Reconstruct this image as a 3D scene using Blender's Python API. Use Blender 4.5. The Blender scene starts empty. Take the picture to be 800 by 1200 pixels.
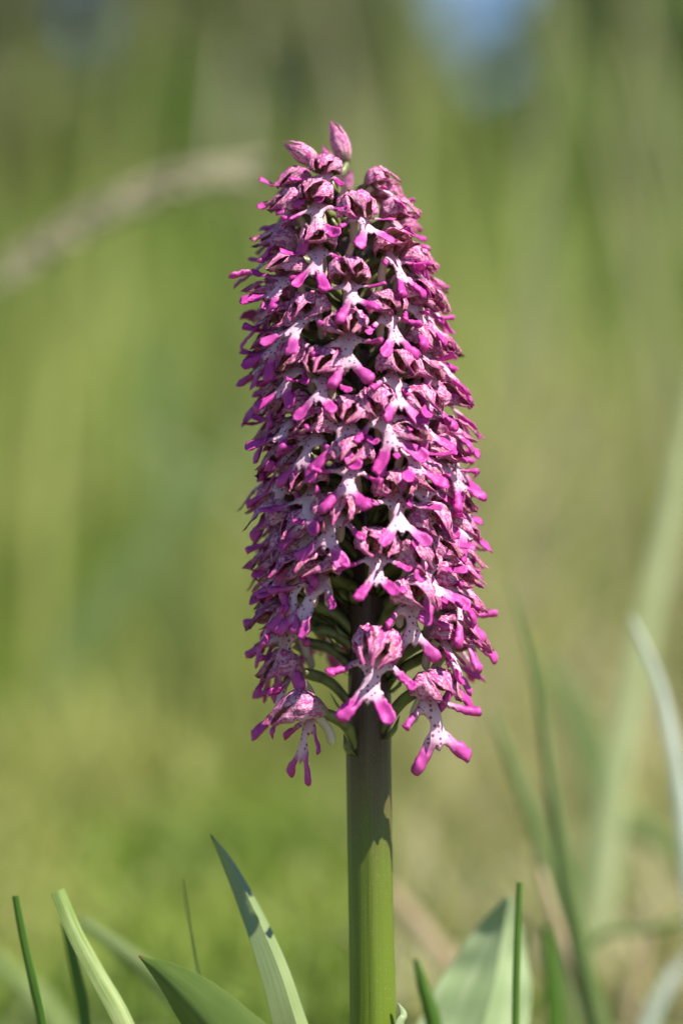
import bpy, bmesh, math, random
import numpy as np
from mathutils import Vector, Matrix, Euler, noise
from mathutils.geometry import delaunay_2d_cdt

R = math.radians
random.seed(7)
rng = np.random.default_rng(7)
scene = bpy.context.scene
col = scene.collection

# ------------------------------------------------------------------ camera
D = 0.8333            # camera to the stem axis, metres (100 mm lens, 30 cm of height in frame)
CZ = 0.21             # camera height above the ground at the orchid
K = 0.00025           # metres per photo pixel at the stem axis
cam_d = bpy.data.cameras.new('camera')
cam = bpy.data.objects.new('camera', cam_d)
col.objects.link(cam)
cam.location = (0, -D, CZ)
cam.rotation_euler = (R(90), 0, 0)
cam_d.sensor_fit = 'VERTICAL'
cam_d.sensor_height = 36.0
cam_d.sensor_width = 24.0
cam_d.lens = 100.0
cam_d.clip_start = 0.02
cam_d.clip_end = 2000.0
cam_d.dof.use_dof = True
cam_d.dof.focus_distance = D - 0.018
cam_d.dof.aperture_fstop = 3.4
scene.camera = cam

# ------------------------------------------------------------------ sky and sun
SUN_EL = 53.0
SUN_AZ = (0.84, -0.5426)        # towards the right and a little towards the camera
world = bpy.data.worlds.new('World')
scene.world = world
world.use_nodes = True
wn = world.node_tree.nodes
sky = wn.new('ShaderNodeTexSky')
sky.sky_type = 'NISHITA'
sky.sun_disc = False
sky.sun_elevation = R(SUN_EL)
sky.sun_rotation = math.atan2(SUN_AZ[0], SUN_AZ[1])
sky.air_density = 0.75
sky.dust_density = 0.0
sky.ozone_density = 3.0
bg = wn['Background']
bg.inputs['Strength'].default_value = 0.075
world.node_tree.links.new(sky.outputs[0], bg.inputs['Color'])
sun_d = bpy.data.lights.new('sun', 'SUN')
sun = bpy.data.objects.new('sun', sun_d)
col.objects.link(sun)
sun_d.energy = 4.6
sun_d.angle = R(0.53)
sun_d.color = (1.0, 0.95, 0.87)
sdir = Vector((SUN_AZ[0] * math.cos(R(SUN_EL)), SUN_AZ[1] * math.cos(R(SUN_EL)), math.sin(R(SUN_EL))))
sun.rotation_euler = sdir.to_track_quat('Z', 'Y').to_euler()
sun.location = (1, -1, 2)

scene.view_settings.view_transform = 'Standard'
scene.view_settings.look = 'None'
scene.view_settings.gamma = 1.0
scene.view_settings.use_curve_mapping = False
scene.view_settings.exposure = 1.15
scene.cycles.use_denoising = True
scene.cycles.use_adaptive_sampling = False
scene.cycles.max_bounces = 8
scene.cycles.transparent_max_bounces = 4

# ------------------------------------------------------------------ helpers
def pix(px, py, dy=0.0):
    """photo pixel (800 x 1200) at a known distance dy behind the stem axis"""
    k = K * (D + dy) / D
    return Vector(((px - 400) * k, dy, CZ + (600 - py) * k))

def gz(x, y):
    """meadow: level round the orchid, then a gentle slope up to the trees"""
    s = max(0.0, y - 1.3)
    z = 0.15 * s * s / (s + 2.0) if s > 0 else 0.0
    z = min(z, 1.45 + 0.012 * (y - 12.6)) if y > 12.6 else z
    n = noise.noise(Vector((x * 0.7, y * 0.7, 3.0))) * 0.05 * min(1.0, max(0.0, (abs(x) + abs(y)) - 0.25))
    return z + n

def mesh_obj(name, verts, faces, mat=None, parent=None, smooth=True, mats=None, fmat=None):
    me = bpy.data.meshes.new(name)
    me.from_pydata([tuple(v) for v in verts], [], faces)
    for m in (mats or ([mat] if mat else [])):
        me.materials.append(m)
    if fmat is not None:
        me.polygons.foreach_set('material_index', fmat)
    if smooth:
        me.polygons.foreach_set('use_smooth', [True] * len(me.polygons))
    me.update()
    o = bpy.data.objects.new(name, me)
    col.objects.link(o)
    if parent:
        o.parent = parent
    return o

def link(name, me, parent):
    o = bpy.data.objects.new(name, me)
    col.objects.link(o)
    o.parent = parent
    return o

def tag(o, label, cat=None, group=None, kind=None):
    o['label'] = label
    if cat: o['category'] = cat
    if group: o['group'] = group
    if kind: o['kind'] = kind
    return o

def catmull(pts, n, closed=False):
    P = [Vector(p) for p in pts]
    if closed:
        P = [P[-1]] + P + [P[0], P[1]]
    else:
        P = [P[0] * 2 - P[1]] + P + [P[-1] * 2 - P[-2]]
    out = []
    for i in range(1, len(P) - 2):
        p0, p1, p2, p3 = P[i - 1:i + 3]
        for j in range(n):
            t = j / n
            out.append(0.5 * ((2 * p1) + (p2 - p0) * t + (2 * p0 - 5 * p1 + 4 * p2 - p3) * t * t + (3 * p1 - p0 - 3 * p2 + p3) * t ** 3))
    if not closed:
        out.append(P[-2].copy())
    return out

class NT:
    """small helper to write node materials"""
    def __init__(self, name):
        self.mat = bpy.data.materials.new(name)
        self.mat.use_nodes = True
        self.nt = self.mat.node_tree
        self.nt.nodes.clear()
        self.out = self.nt.nodes.new('ShaderNodeOutputMaterial')
    def n(self, typ, props=None, **ins):
        nd = self.nt.nodes.new(typ)
        for k, v in (props or {}).items():
            setattr(nd, k, v)
        for k, v in ins.items():
            key = k
            if k.startswith('i') and k[1:].isdigit():
                key = int(k[1:])
            else:
                key = k.replace('_', ' ')
            self.set(nd.inputs[key], v)
        return nd
    def set(self, sock, v):
        if hasattr(v, 'bl_idname') and v.bl_idname.startswith('NodeSocket'):
            self.nt.links.new(v, sock)
        elif hasattr(v, 'outputs'):
            self.nt.links.new(v.outputs[0], sock)
        else:
            sock.default_value = v
    def mix(self, fac, a, b, blend='MIX'):
        nd = self.nt.nodes.new('ShaderNodeMix')
        nd.data_type = 'RGBA'
        nd.blend_type = blend
        for s, v in ((nd.inputs[0], fac), (nd.inputs[6], a), (nd.inputs[7], b)):
            if isinstance(v, tuple) and len(v) == 3:
                v = (*v, 1.0)
            self.set(s, v)
        return nd.outputs[2]
    def math(self, op, a, b=0.0, clamp=False):
        nd = self.nt.nodes.new('ShaderNodeMath')
        nd.operation = op
        nd.use_clamp = clamp
        self.set(nd.inputs[0], a)
        self.set(nd.inputs[1], b)
        return nd.outputs[0]
    def ramp(self, fac, stops):
        nd = self.nt.nodes.new('ShaderNodeValToRGB')
        e = nd.color_ramp.elements
        while len(e) < len(stops):
            e.new(0.5)
        for el, (p, c) in zip(e, stops):
            el.position = p
            el.color = (*c, 1.0) if len(c) == 3 else c
        self.set(nd.inputs[0], fac)
        return nd.outputs[0]
    def maprange(self, v, a, b, c=0.0, d=1.0):
        nd = self.nt.nodes.new('ShaderNodeMapRange')
        nd.interpolation_type = 'SMOOTHSTEP'
        self.set(nd.inputs[0], v)
        for i, x in enumerate((a, b, c, d)):
            nd.inputs[i + 1].default_value = x
        return nd.outputs[0]
    def leaf(self, color, trans=0.3, rough=0.5, spec=0.35, bump=None, tcol=None):
        """thin plant tissue: part of the light shines through"""
        p = self.n('ShaderNodeBsdfPrincipled', Roughness=rough)
        self.set(p.inputs['Base Color'], color)
        p.inputs['Specular IOR Level'].default_value = spec
        t = self.n('ShaderNodeBsdfTranslucent')
        self.set(t.inputs['Color'], tcol if tcol is not None else color)
        if bump is not None:
            self.nt.links.new(bump, p.inputs['Normal'])
        m = self.n('ShaderNodeMixShader')
        m.inputs[0].default_value = trans
        self.nt.links.new(p.outputs[0], m.inputs[1])
        self.nt.links.new(t.outputs[0], m.inputs[2])
        self.nt.links.new(m.outputs[0], self.out.inputs['Surface'])
        return self.mat
    def bump(self, h, strength, dist):
        b = self.n('ShaderNodeBump', Strength=strength, Distance=dist)
        self.set(b.inputs['Height'], h)
        return b.outputs[0]
    def objvec(self, scale, jitter=0.0):
        """object coordinates, moved by a random amount for every object"""
        tc = self.n('ShaderNodeTexCoord')
        oi = self.n('ShaderNodeObjectInfo')
        ml = self.n('ShaderNodeVectorMath', {'operation': 'SCALE'})
        self.nt.links.new(tc.outputs['Object'], ml.inputs[0])
        ml.inputs['Scale'].default_value = scale
        ad = self.n('ShaderNodeVectorMath', {'operation': 'ADD'})
        self.nt.links.new(ml.outputs[0], ad.inputs[0])
        sc = self.math('MULTIPLY', oi.outputs['Random'], jitter)
        self.nt.links.new(sc, ad.inputs[1])
        return ad.outputs[0], oi.outputs['Random'], tc

# ------------------------------------------------------------------ materials
def mat_lip():
    m = NT('lip_tissue')
    vec, rnd, tc = m.objvec(1000.0, 40.0)
    tip = m.n('ShaderNodeAttribute', {'attribute_name': 'tip'}).outputs['Fac']
    nz = m.n('ShaderNodeTexNoise', Vector=vec, Scale=0.55, Detail=3.0)
    tipn = m.math('ADD', tip, m.math('MULTIPLY', m.math('SUBTRACT', nz.outputs['Fac'], 0.5), 0.5))
    tipn = m.math('ADD', tipn, m.math('MULTIPLY', m.math('SUBTRACT', rnd, 0.5), 0.18))
    t = m.math('ADD', m.math('MULTIPLY', m.maprange(tipn, 0.04, 0.56), 0.93), m.math('MULTIPLY', rnd, 0.07))
    white = m.mix(m.maprange(tip, -0.35, 0.0), (0.58, 0.26, 0.33), (0.82, 0.56, 0.68))
    mag = m.mix(nz.outputs['Fac'], (0.68, 0.085, 0.46), (0.50, 0.020, 0.28))
    c = m.mix(t, white, mag)
    vo = m.n('ShaderNodeTexVoronoi', {'feature': 'F1'}, Vector=vec, Scale=0.92, Randomness=0.9)
    spot = m.maprange(vo.outputs['Distance'], 0.23, 0.34, 1.0, 0.0)
    keep = m.math('GREATER_THAN', m.n('ShaderNodeSeparateColor', Color=vo.outputs['Color']).outputs[0], 0.18)
    spot = m.math('MULTIPLY', m.math('MULTIPLY', spot, keep), m.maprange(tip, 0.30, 0.46, 1.0, 0.0))
    c = m.mix(m.math('MULTIPLY', spot, 0.85), c, (0.20, 0.02, 0.13))
    fine = m.n('ShaderNodeTexNoise', Vector=vec, Scale=3.2, Detail=2.0)
    b = m.bump(fine.outputs['Fac'], 0.35, 0.0003)
    return m.leaf(c, 0.36, 0.45, 0.35, b)

def mat_hood(outer):
    m = NT('hood_outside' if outer else 'hood_inside')
    vec, rnd, tc = m.objvec(1000.0, 60.0)
    sep = m.n('ShaderNodeSeparateXYZ', Vector=tc.outputs['UV'])
    u, v = sep.outputs[0], sep.outputs[1]
    nz = m.n('ShaderNodeTexNoise', Vector=vec, Scale=0.5, Detail=3.0)
    mp = m.n('ShaderNodeMapping', Vector=tc.outputs['UV'])
    mp.inputs['Scale'].default_value = (2.0, 9.0, 1.0)
    cv = m.n('ShaderNodeCombineXYZ', Z=m.math('MULTIPLY', rnd, 50.0))
    av = m.n('ShaderNodeVectorMath', {'operation': 'ADD'}, i0=mp.outputs[0], i1=cv.outputs[0])
    vn = m.n('ShaderNodeTexNoise', Vector=av.outputs[0], Scale=1.0, Detail=3.0, Roughness=0.6, Distortion=1.2)
    vein = m.math('MULTIPLY', m.math('SUBTRACT', vn.outputs['Fac'], 0.5), 4.0)
    sp = m.n('ShaderNodeTexNoise', Vector=vec, Scale=1.2, Detail=3.0, Roughness=0.6)
    if outer:
        k = m.math('ADD', m.math('MULTIPLY', vein, 0.30), sp.outputs['Fac'])
        veinm = m.maprange(k, 0.46, 0.58)
        base = m.mix(m.maprange(u, 0.05, 0.42), (0.54, 0.40, 0.29), (0.88, 0.45, 0.62))
        base = m.mix(m.maprange(u, 0.75, 1.0), base, (0.62, 0.14, 0.34))
        pig = m.mix(nz.outputs['Fac'], (0.48, 0.016, 0.23), (0.62, 0.05, 0.38))
        amt = m.math('MULTIPLY', veinm, m.math('ADD', 0.80, m.math('MULTIPLY', rnd, 0.18)))
        amt = m.math('MULTIPLY', amt, m.maprange(u, 0.02, 0.30, 0.15, 1.0))
        c = m.mix(amt, base, pig)
        tr = 0.30
    else:
        k = m.math('ADD', m.math('MULTIPLY', vein, 0.16), sp.outputs['Fac'])
        veinm = m.maprange(k, 0.48, 0.64)
        base = m.mix(m.maprange(u, 0.1, 0.8), (0.42, 0.32, 0.18), (0.62, 0.27, 0.33))
        c = m.mix(m.math('MULTIPLY', veinm, 0.75), base, (0.34, 0.035, 0.13))
        tr = 0.30
    h = m.math('ADD', m.math('MULTIPLY', vein, 0.35), sp.outputs['Fac'])
    b = m.bump(h, 0.8, 0.0007)
    return m.leaf(c, tr, 0.5, 0.35, b)

def mat_simple(name, cA, cB, scale, trans=0.0, rough=0.5, spec=0.35, bump=0.3, bdist=0.0004, stretch=None, jitter=10.0):
    m = NT(name)
    vec, rnd, tc = m.objvec(1000.0, jitter)
    if stretch:
        mp = m.n('ShaderNodeMapping', Vector=vec)
        mp.inputs['Scale'].default_value = stretch
        vec = mp.outputs[0]
    nz = m.n('ShaderNodeTexNoise', Vector=vec, Scale=scale, Detail=4.0)
    c = m.mix(m.maprange(nz.outputs['Fac'], 0.3, 0.7), cA, cB)
    return m.leaf(c, trans, rough, spec, m.bump(nz.outputs['Fac'], bump, bdist))

def mat_ovary():
    m = NT('ovary_green')
    vec, rnd, tc = m.objvec(1000.0, 30.0)
    nz = m.n('ShaderNodeTexNoise', Vector=vec, Scale=0.4, Detail=4.0)
    g = m.mix(rnd, (0.10, 0.125, 0.030), (0.19, 0.21, 0.07))
    c = m.mix(m.math('MULTIPLY', m.maprange(nz.outputs['Fac'], 0.45, 0.70), 0.6), g, (0.095, 0.04, 0.040))
    return m.leaf(c, 0.1, 0.4, 0.45, m.bump(nz.outputs['Fac'], 0.3, 0.0003))

def mat_stem():
    m = NT('orchid_stem_skin')
    tc = m.n('ShaderNodeTexCoord')
    sep = m.n('ShaderNodeSeparateXYZ', Vector=tc.outputs['Object'])
    mp = m.n('ShaderNodeMapping', Vector=tc.outputs['Object'])
    mp.inputs['Scale'].default_value = (1500.0, 1500.0, 25.0)
    st = m.n('ShaderNodeTexNoise', Vector=mp.outputs[0], Scale=1.0, Detail=3.0)
    mp2 = m.n('ShaderNodeMapping', Vector=tc.outputs['Object'])
    mp2.inputs['Scale'].default_value = (160.0, 160.0, 9.0)
    st2 = m.n('ShaderNodeTexNoise', Vector=mp2.outputs[0], Scale=1.0, Detail=3.0)
    z = m.math('ADD', sep.outputs[2], m.math('MULTIPLY', m.math('SUBTRACT', st2.outputs['Fac'], 0.5), 0.05))
    z = m.math('ADD', z, m.math('MULTIPLY', m.math('SUBTRACT', st.outputs['Fac'], 0.5), 0.02))
    c = m.ramp(m.maprange(z, 0.062, 0.165), [(0.0, (0.115, 0.165, 0.010)), (0.40, (0.105, 0.138, 0.015)), (0.72, (0.095, 0.070, 0.026)), (1.0, (0.060, 0.030, 0.024))])
    sp = m.n('ShaderNodeTexNoise', Vector=tc.outputs['Object'], Scale=2600.0, Detail=2.0)
    c = m.mix(m.maprange(sp.outputs['Fac'], 0.62, 0.75, 0.0, 0.35), c, (0.42, 0.45, 0.22))
    h = m.math('ADD', st.outputs['Fac'], m.math('MULTIPLY', sp.outputs['Fac'], 0.4))
    return m.leaf(c, 0.08, 0.42, 0.45, m.bump(h, 0.35, 0.0004))

def mat_blade(name, cA, cB, trans=0.3, rough=0.42, spec=0.5, veins=60.0, tipc=None):
    """a blade or leaf: UV x runs along it, y across it"""
    m = NT(name)
    tc = m.n('ShaderNodeTexCoord')
    oi = m.n('ShaderNodeObjectInfo')
    sep = m.n('ShaderNodeSeparateXYZ', Vector=tc.outputs['UV'])
    mp = m.n('ShaderNodeMapping', Vector=tc.outputs['UV'])
    mp.inputs['Scale'].default_value = (3.0, veins, 1.0)
    nz = m.n('ShaderNodeTexNoise', Vector=mp.outputs[0], Scale=1.0, Detail=3.0)
    big = m.n('ShaderNodeTexNoise', Vector=tc.outputs['Object'], Scale=55.0, Detail=3.0)
    f = m.math('ADD', m.math('MULTIPLY', nz.outputs['Fac'], 0.6), m.math('MULTIPLY', big.outputs['Fac'], 0.4))
    c = m.mix(m.maprange(f, 0.35, 0.65), cA, cB)
    if tipc:
        c = m.mix(m.maprange(sep.outputs[0], 0.955, 1.0), c, tipc)
    return m.leaf(c, trans, rough, spec, m.bump(nz.outputs['Fac'], 0.3, 0.0003))

def mat_grass():
    m = NT('meadow_grass_blades')
    a = m.n('ShaderNodeAttribute', {'attribute_name': 'tint'}).outputs['Fac']
    c = m.ramp(a, [(0.0, (0.085, 0.13, 0.022)), (0.35, (0.165, 0.255, 0.034)), (0.62, (0.275, 0.345, 0.058)), (0.82, (0.42, 0.41, 0.14)), (1.0, (0.52, 0.45, 0.31))])
    return m.leaf(c, 0.45, 0.5, 0.4)

def mat_ground():
    m = NT('meadow_soil')
    tc = m.n('ShaderNodeTexCoord')
    n1 = m.n('ShaderNodeTexNoise', Vector=tc.outputs['Object'], Scale=2.2, Detail=6.0)
    n2 = m.n('ShaderNodeTexNoise', Vector=tc.outputs['Object'], Scale=45.0, Detail=5.0)
    f = m.math('ADD', m.math('MULTIPLY', n1.outputs['Fac'], 0.6), m.math('MULTIPLY', n2.outputs['Fac'], 0.4))
    c = m.ramp(f, [(0.30, (0.07, 0.065, 0.03)), (0.48, (0.10, 0.13, 0.035)), (0.62, (0.15, 0.17, 0.06)), (0.75, (0.19, 0.16, 0.09))])
    p = m.n('ShaderNodeBsdfPrincipled', Roughness=0.9)
    m.set(p.inputs['Base Color'], c)
    m.nt.links.new(m.bump(n2.outputs['Fac'], 0.8, 0.02), p.inputs['Normal'])
    m.nt.links.new(p.outputs[0], m.out.inputs['Surface'])
    return m.mat

def mat_foliage(name, cA, cB):
    m = NT(name)
    a = m.n('ShaderNodeAttribute', {'attribute_name': 'tint'}).outputs['Fac']
    c = m.mix(a, cA, cB)
    return m.leaf(c, 0.3, 0.5, 0.4)

def mat_bark(name, cA, cB):
    m = NT(name)
    tc = m.n('ShaderNodeTexCoord')
    mp = m.n('ShaderNodeMapping', Vector=tc.outputs['Object'])
    mp.inputs['Scale'].default_value = (9.0, 9.0, 1.8)
    nz = m.n('ShaderNodeTexNoise', Vector=mp.outputs[0], Scale=2.5, Detail=6.0)
    c = m.mix(m.maprange(nz.outputs['Fac'], 0.35, 0.65), cA, cB)
    p = m.n('ShaderNodeBsdfPrincipled', Roughness=0.85)
    m.set(p.inputs['Base Color'], c)
    m.nt.links.new(m.bump(nz.outputs['Fac'], 0.8, 0.03), p.inputs['Normal'])
    m.nt.links.new(p.outputs[0], m.out.inputs['Surface'])
    return m.mat

M = {
    'lip': mat_lip(), 'hood': mat_hood(True), 'hoodin': mat_hood(False), 'ovary': mat_ovary(), 'stem': mat_stem(),
    'column': mat_simple('column_tissue', (0.22, 0.03, 0.07), (0.40, 0.14, 0.14), 0.9, 0.05, 0.4),
    'spur': mat_simple('spur_tissue', (0.62, 0.47, 0.42), (0.66, 0.56, 0.42), 0.5, 0.2, 0.45),
    'leaf_glauc': mat_blade('glaucous_leaf', (0.18, 0.245, 0.08), (0.27, 0.33, 0.135), 0.22, 0.34, 0.7, 40.0, (0.10, 0.06, 0.04)),
    'leaf_broad': mat_blade('broad_leaf', (0.090, 0.145, 0.022), (0.125, 0.185, 0.035), 0.25, 0.5, 0.4, 7.0, (0.20, 0.06, 0.04)),
    'leaf_pale': mat_blade('pale_leaf', (0.27, 0.36, 0.16), (0.41, 0.49, 0.27), 0.25, 0.45, 0.5, 12.0),
    'green': mat_blade('green_blade', (0.075, 0.17, 0.016), (0.12, 0.235, 0.03), 0.35),
    'lime': mat_blade('light_blade', (0.16, 0.25, 0.035), (0.40, 0.46, 0.20), 0.25, 0.33, 0.7, 14.0),
    'dull': mat_blade('dull_blade', (0.16, 0.24, 0.06), (0.24, 0.30, 0.11), 0.3),
    'pale': mat_blade('pale_blade', (0.44, 0.50, 0.22), (0.56, 0.60, 0.34), 0.3),
    'silver': mat_blade('silvery_blade', (0.50, 0.56, 0.44), (0.66, 0.70, 0.60), 0.25),
    'straw': mat_blade('straw_blade', (0.42, 0.30, 0.16), (0.55, 0.44, 0.28), 0.2, 0.6, 0.3),
    'russet': mat_blade('russet_stem', (0.36, 0.20, 0.09), (0.50, 0.31, 0.17), 0.15, 0.6, 0.3),
    'seed': mat_simple('seed_husk', (0.30, 0.34, 0.16), (0.46, 0.38, 0.27), 0.1, 0.35, 0.6),
    'grass': mat_grass(), 'ground': mat_ground(),
}

# ------------------------------------------------------------------ ground
def build_ground():
    ys = np.unique(np.concatenate([np.linspace(-3, 3, 61), np.linspace(3, 30, 80), np.geomspace(30, 900, 22), -np.geomspace(3, 60, 10)]))
    xs = np.unique(np.concatenate([np.linspace(-2, 2, 41), np.linspace(2, 14, 30), -np.linspace(2, 14, 30), np.geomspace(14, 700, 16), -np.geomspace(14, 700, 16)]))
    v = [(x, y, gz(x, y)) for y in ys for x in xs]
    nx = len(xs)
    f = [(j * nx + i, j * nx + i + 1, (j + 1) * nx + i + 1, (j + 1) * nx + i) for j in range(len(ys) - 1) for i in range(nx - 1)]
    g = mesh_obj('ground', v, f, M['ground'])
    tag(g, 'grassy soil of the gently rising meadow', kind='structure')
build_ground()

# ------------------------------------------------------------------ trees and shrubs behind the meadow
def tube(pts, radii, sides=8, cap=True, base=0, ridge=None):
    V, F = [], []
    n = len(pts)
    pts = [Vector(p) for p in pts]
    ref = Vector((0.3, 1, 0.1)).normalized()
    for i, p in enumerate(pts):
        t = (pts[min(i + 1, n - 1)] - pts[max(i - 1, 0)]).normalized()
        a = t.cross(ref)
        if a.length < 1e-4: a = t.cross(Vector((1, 0, 0)))
        a.normalize()
        b = t.cross(a)
        for k in range(sides):
            th = 2 * math.pi * k / sides
            rr = radii[i] * (ridge(th, i / (n - 1)) if ridge else 1.0)
            V.append(p + (a * math.cos(th) + b * math.sin(th)) * rr)
    for i in range(n - 1):
        for k in range(sides):
            F.append((base + i * sides + k, base + i * sides + (k + 1) % sides, base + (i + 1) * sides + (k + 1) % sides, base + (i + 1) * sides + k))
    if cap:
        F.append(tuple(base + k for k in range(sides)))
        F.append(tuple(base + (n - 1) * sides + k for k in reversed(range(sides))))
    return V, F

def build_tree(name, x, y, h, rx, fol, bark, label, cat, crown_from=0.15, stems=1, leaf=0.07, n_clump=60, per=90, lean=0.0):
    z0 = gz(x, y) - 0.05
    root = bpy.data.objects.new(name, None)
    col.objects.link(root)
    root.location = (x, y, z0)
    rr = random.Random(int(x * 131 + y * 977 + h * 17))
    V, F = [], []
    tips = []
    for s in range(stems):
        a = 2 * math.pi * (s + rr.random() * 0.5) / max(1, stems)
        off = Vector((math.cos(a), math.sin(a), 0)) * (0.12 * rx if stems > 1 else 0)
        sp = 0.55 * rx if stems > 1 else 0.12 * rx
        pts = [off + Vector((math.cos(a) * sp * t + lean * t + rr.uniform(-.04, .04) * h * t, math.sin(a) * sp * t + rr.uniform(-.03, .03) * h * t, h * 0.85 * t)) for t in (0, .15, .35, .55, .75, 1)]
        r0 = 0.028 * h / (stems ** 0.5)
        v, f = tube(pts, [r0 * q for q in (1.25, 1, .8, .6, .4, .15)], 8, True, len(V))
        V += v; F += f
        for k in range(7):
            b = rr.uniform(max(0.25, crown_from), 0.9)
            i = min(4, int(b * 5))
            p0 = pts[i].lerp(pts[i + 1], b * 5 - i)
            aa = rr.uniform(0, 2 * math.pi)
            L = rx * rr.uniform(0.5, 0.85) * (1.15 - b * 0.6)
            bp = [p0, p0 + Vector((math.cos(aa) * L * .5, math.sin(aa) * L * .5, L * .22)), p0 + Vector((math.cos(aa) * L, math.sin(aa) * L, L * .6))]
            v, f = tube(bp, [r0 * .4, r0 * .28, r0 * .08], 6, True, len(V))
            V += v; F += f
            tips.append(bp[2])
    mesh_obj('trunk', V, F, bark, root)
    # crown: clumps of leaf faces through the volume
    zc = h * (crown_from + 1) / 2
    hz = h * (1 - crown_from) / 2
    C = []
    while len(C) < n_clump:
        p = Vector((rr.uniform(-1, 1), rr.uniform(-1, 1), rr.uniform(-1, 1)))
        q = p.length
        if q > 1 or q < 0.35: continue
        wob = 0.8 + 0.4 * noise.noise(p * 1.7 + Vector((x, y, 0)))
        C.append(Vector((p.x * rx * wob + lean * 0.6, p.y * rx * wob, zc + p.z * hz * (0.9 + 0.15 * wob))))
    C += tips
    C = np.array([tuple(c) for c in C])
    n = len(C) * per
    g = np.random.default_rng(int(abs(x * 100) + y * 10 + h * 7))
    idx = np.repeat(np.arange(len(C)), per)
    cr = g.uniform(0.10, 0.24, len(C))[idx] * rx
    d = g.normal(size=(n, 3)); d /= np.linalg.norm(d, axis=1)[:, None]
    P = C[idx] + d * (cr * g.uniform(0.2, 1.0, n) ** 0.5)[:, None]
    P[:, 2] = np.maximum(P[:, 2], 0.02)
    a = g.normal(size=(n, 3)); a /= np.linalg.norm(a, axis=1)[:, None]
    b = np.cross(a, g.normal(size=(n, 3))); b /= np.linalg.norm(b, axis=1)[:, None]
    L = (leaf * g.uniform(0.6, 1.25, n))[:, None]
    verts = np.stack([P - a * L, P + b * L * 0.45, P + a * L, P - b * L * 0.45], 1).reshape(-1, 3)
    me = bpy.data.meshes.new('crown')
    me.vertices.add(n * 4); me.vertices.foreach_set('co', verts.ravel())
    me.loops.add(n * 4); me.loops.foreach_set('vertex_index', np.arange(n * 4, dtype=np.int32))
    me.polygons.add(n); me.polygons.foreach_set('loop_start', np.arange(0, n * 4, 4, dtype=np.int32))
    me.update(calc_edges=True)
    at = me.attributes.new('tint', 'FLOAT', 'POINT')
    tint = np.clip(g.uniform(0, 1, len(C))[idx] * 0.5 + g.uniform(0, 0.6, n), 0, 1)
    at.data.foreach_set('value', np.repeat(tint, 4).astype(np.float32))
    me.materials.append(fol)
    link('crown', me, root)
    tag(root, label, cat, 'trees and shrubs at the top of the meadow')
    return root

F_dark = mat_foliage('foliage_dark', (0.070, 0.095, 0.026), (0.13, 0.15, 0.05))
F_mid = mat_foliage('foliage_mid', (0.10, 0.17, 0.025), (0.17, 0.25, 0.05))
F_grey = mat_foliage('foliage_greyish', (0.16, 0.185, 0.065), (0.27, 0.285, 0.13))
F_olive = mat_foliage('foliage_olive', (0.115, 0.13, 0.035), (0.20, 0.20, 0.07))
B_grey = mat_bark('bark_grey', (0.10, 0.085, 0.07), (0.24, 0.21, 0.18))
B_brown = mat_bark('bark_brown', (0.07, 0.05, 0.035), (0.16, 0.12, 0.09))

def at_px(px, y):
    return (px - 400) * K * (D + y) / D

build_tree('tree', at_px(40, 15), 15, 4.6, 1.35, F_grey, B_grey, 'greyish olive tree with pale bark, behind the arching grass head', 'tree', 0.02, 1, 0.075, 170)
build_tree('tree', at_px(245, 15.5), 15.5, 3.9, 1.0, F_olive, B_brown, 'dark olive tree directly beside the greyish tree', 'tree', 0.02, 1, 0.07, 140)
build_tree('shrub', at_px(405, 14.5), 14.5, 1.8, 0.78, F_grey, B_brown, 'greyish shrub behind the tip of the orchid spike', 'shrub', 0.0, 4, 0.05, 110)
build_tree('shrub', at_px(572, 14), 14, 1.0, 0.75, F_olive, B_brown, 'low olive shrub below the gap of blue sky', 'shrub', 0.0, 4, 0.045, 90)
build_tree('shrub', at_px(742, 14), 14, 2.3, 0.66, F_mid, B_brown, 'tall bright green shrub on the far side of the sky gap', 'shrub', 0.0, 4, 0.06, 150)
build_tree('tree', at_px(-190, 15), 15, 4.5, 1.3, F_olive, B_brown, 'olive tree standing outermost on the greyish tree\'s free side', 'tree', 0.05, 1, 0.07, 90)
build_tree('tree', at_px(985, 20), 20, 4.8, 1.3, F_mid, B_grey, 'bright green tree outermost beyond the tall green shrub', 'tree', 0.05, 1, 0.07, 120)

build_tree('sky_dimming_sapling', at_px(560, 16), 16, 2.3, 0.6, F_dark, B_brown, 'thin sparse leafy screen added to dim the sky gap', 'tree', 0.1, 2, 0.05, 8)  # invented thin tree, added so its sparse leaves dim the bright sky behind
for fx, fy, fh, fr, fm, lab in ((30, 9.5, 0.85, 0.42, F_olive, 'low olive bush in front of the greyish tree'), (170, 11, 1.0, 0.40, F_mid, 'green bush in front of the dark olive tree'), (300, 10, 0.62, 0.36, F_olive, 'small olive bush between the spike and the green bush'),
                                (520, 10.5, 0.55, 0.34, F_mid, 'small green bush in front of the low olive shrub'), (640, 9.5, 0.9, 0.38, F_mid, 'rounded green bush in front of the tall bright shrub'), (770, 8.5, 0.75, 0.36, F_mid, 'green bush above the tip of the long pale blade')):
    build_tree('bush', at_px(fx, fy), fy, fh, fr, fm, B_brown, lab, 'bush', 0.0, 4, 0.035, 60, 70)
for fx, fy, fh, lab in ((-480, 16, 4.4, 'olive tree next along the treeline from the outermost olive tree'), (-760, 15, 4.0, 'last and smallest olive tree ending the row of olive trees'),
                        (1290, 19, 4.5, 'olive tree next along the treeline from the bright green tree'), (1580, 18, 4.1, 'last olive tree beyond the bright green tree')):
    build_tree('tree', at_px(fx, fy), fy, fh, 1.3, F_olive, B_brown, lab, 'tree', 0.02, 1, 0.07, 80)

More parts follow.
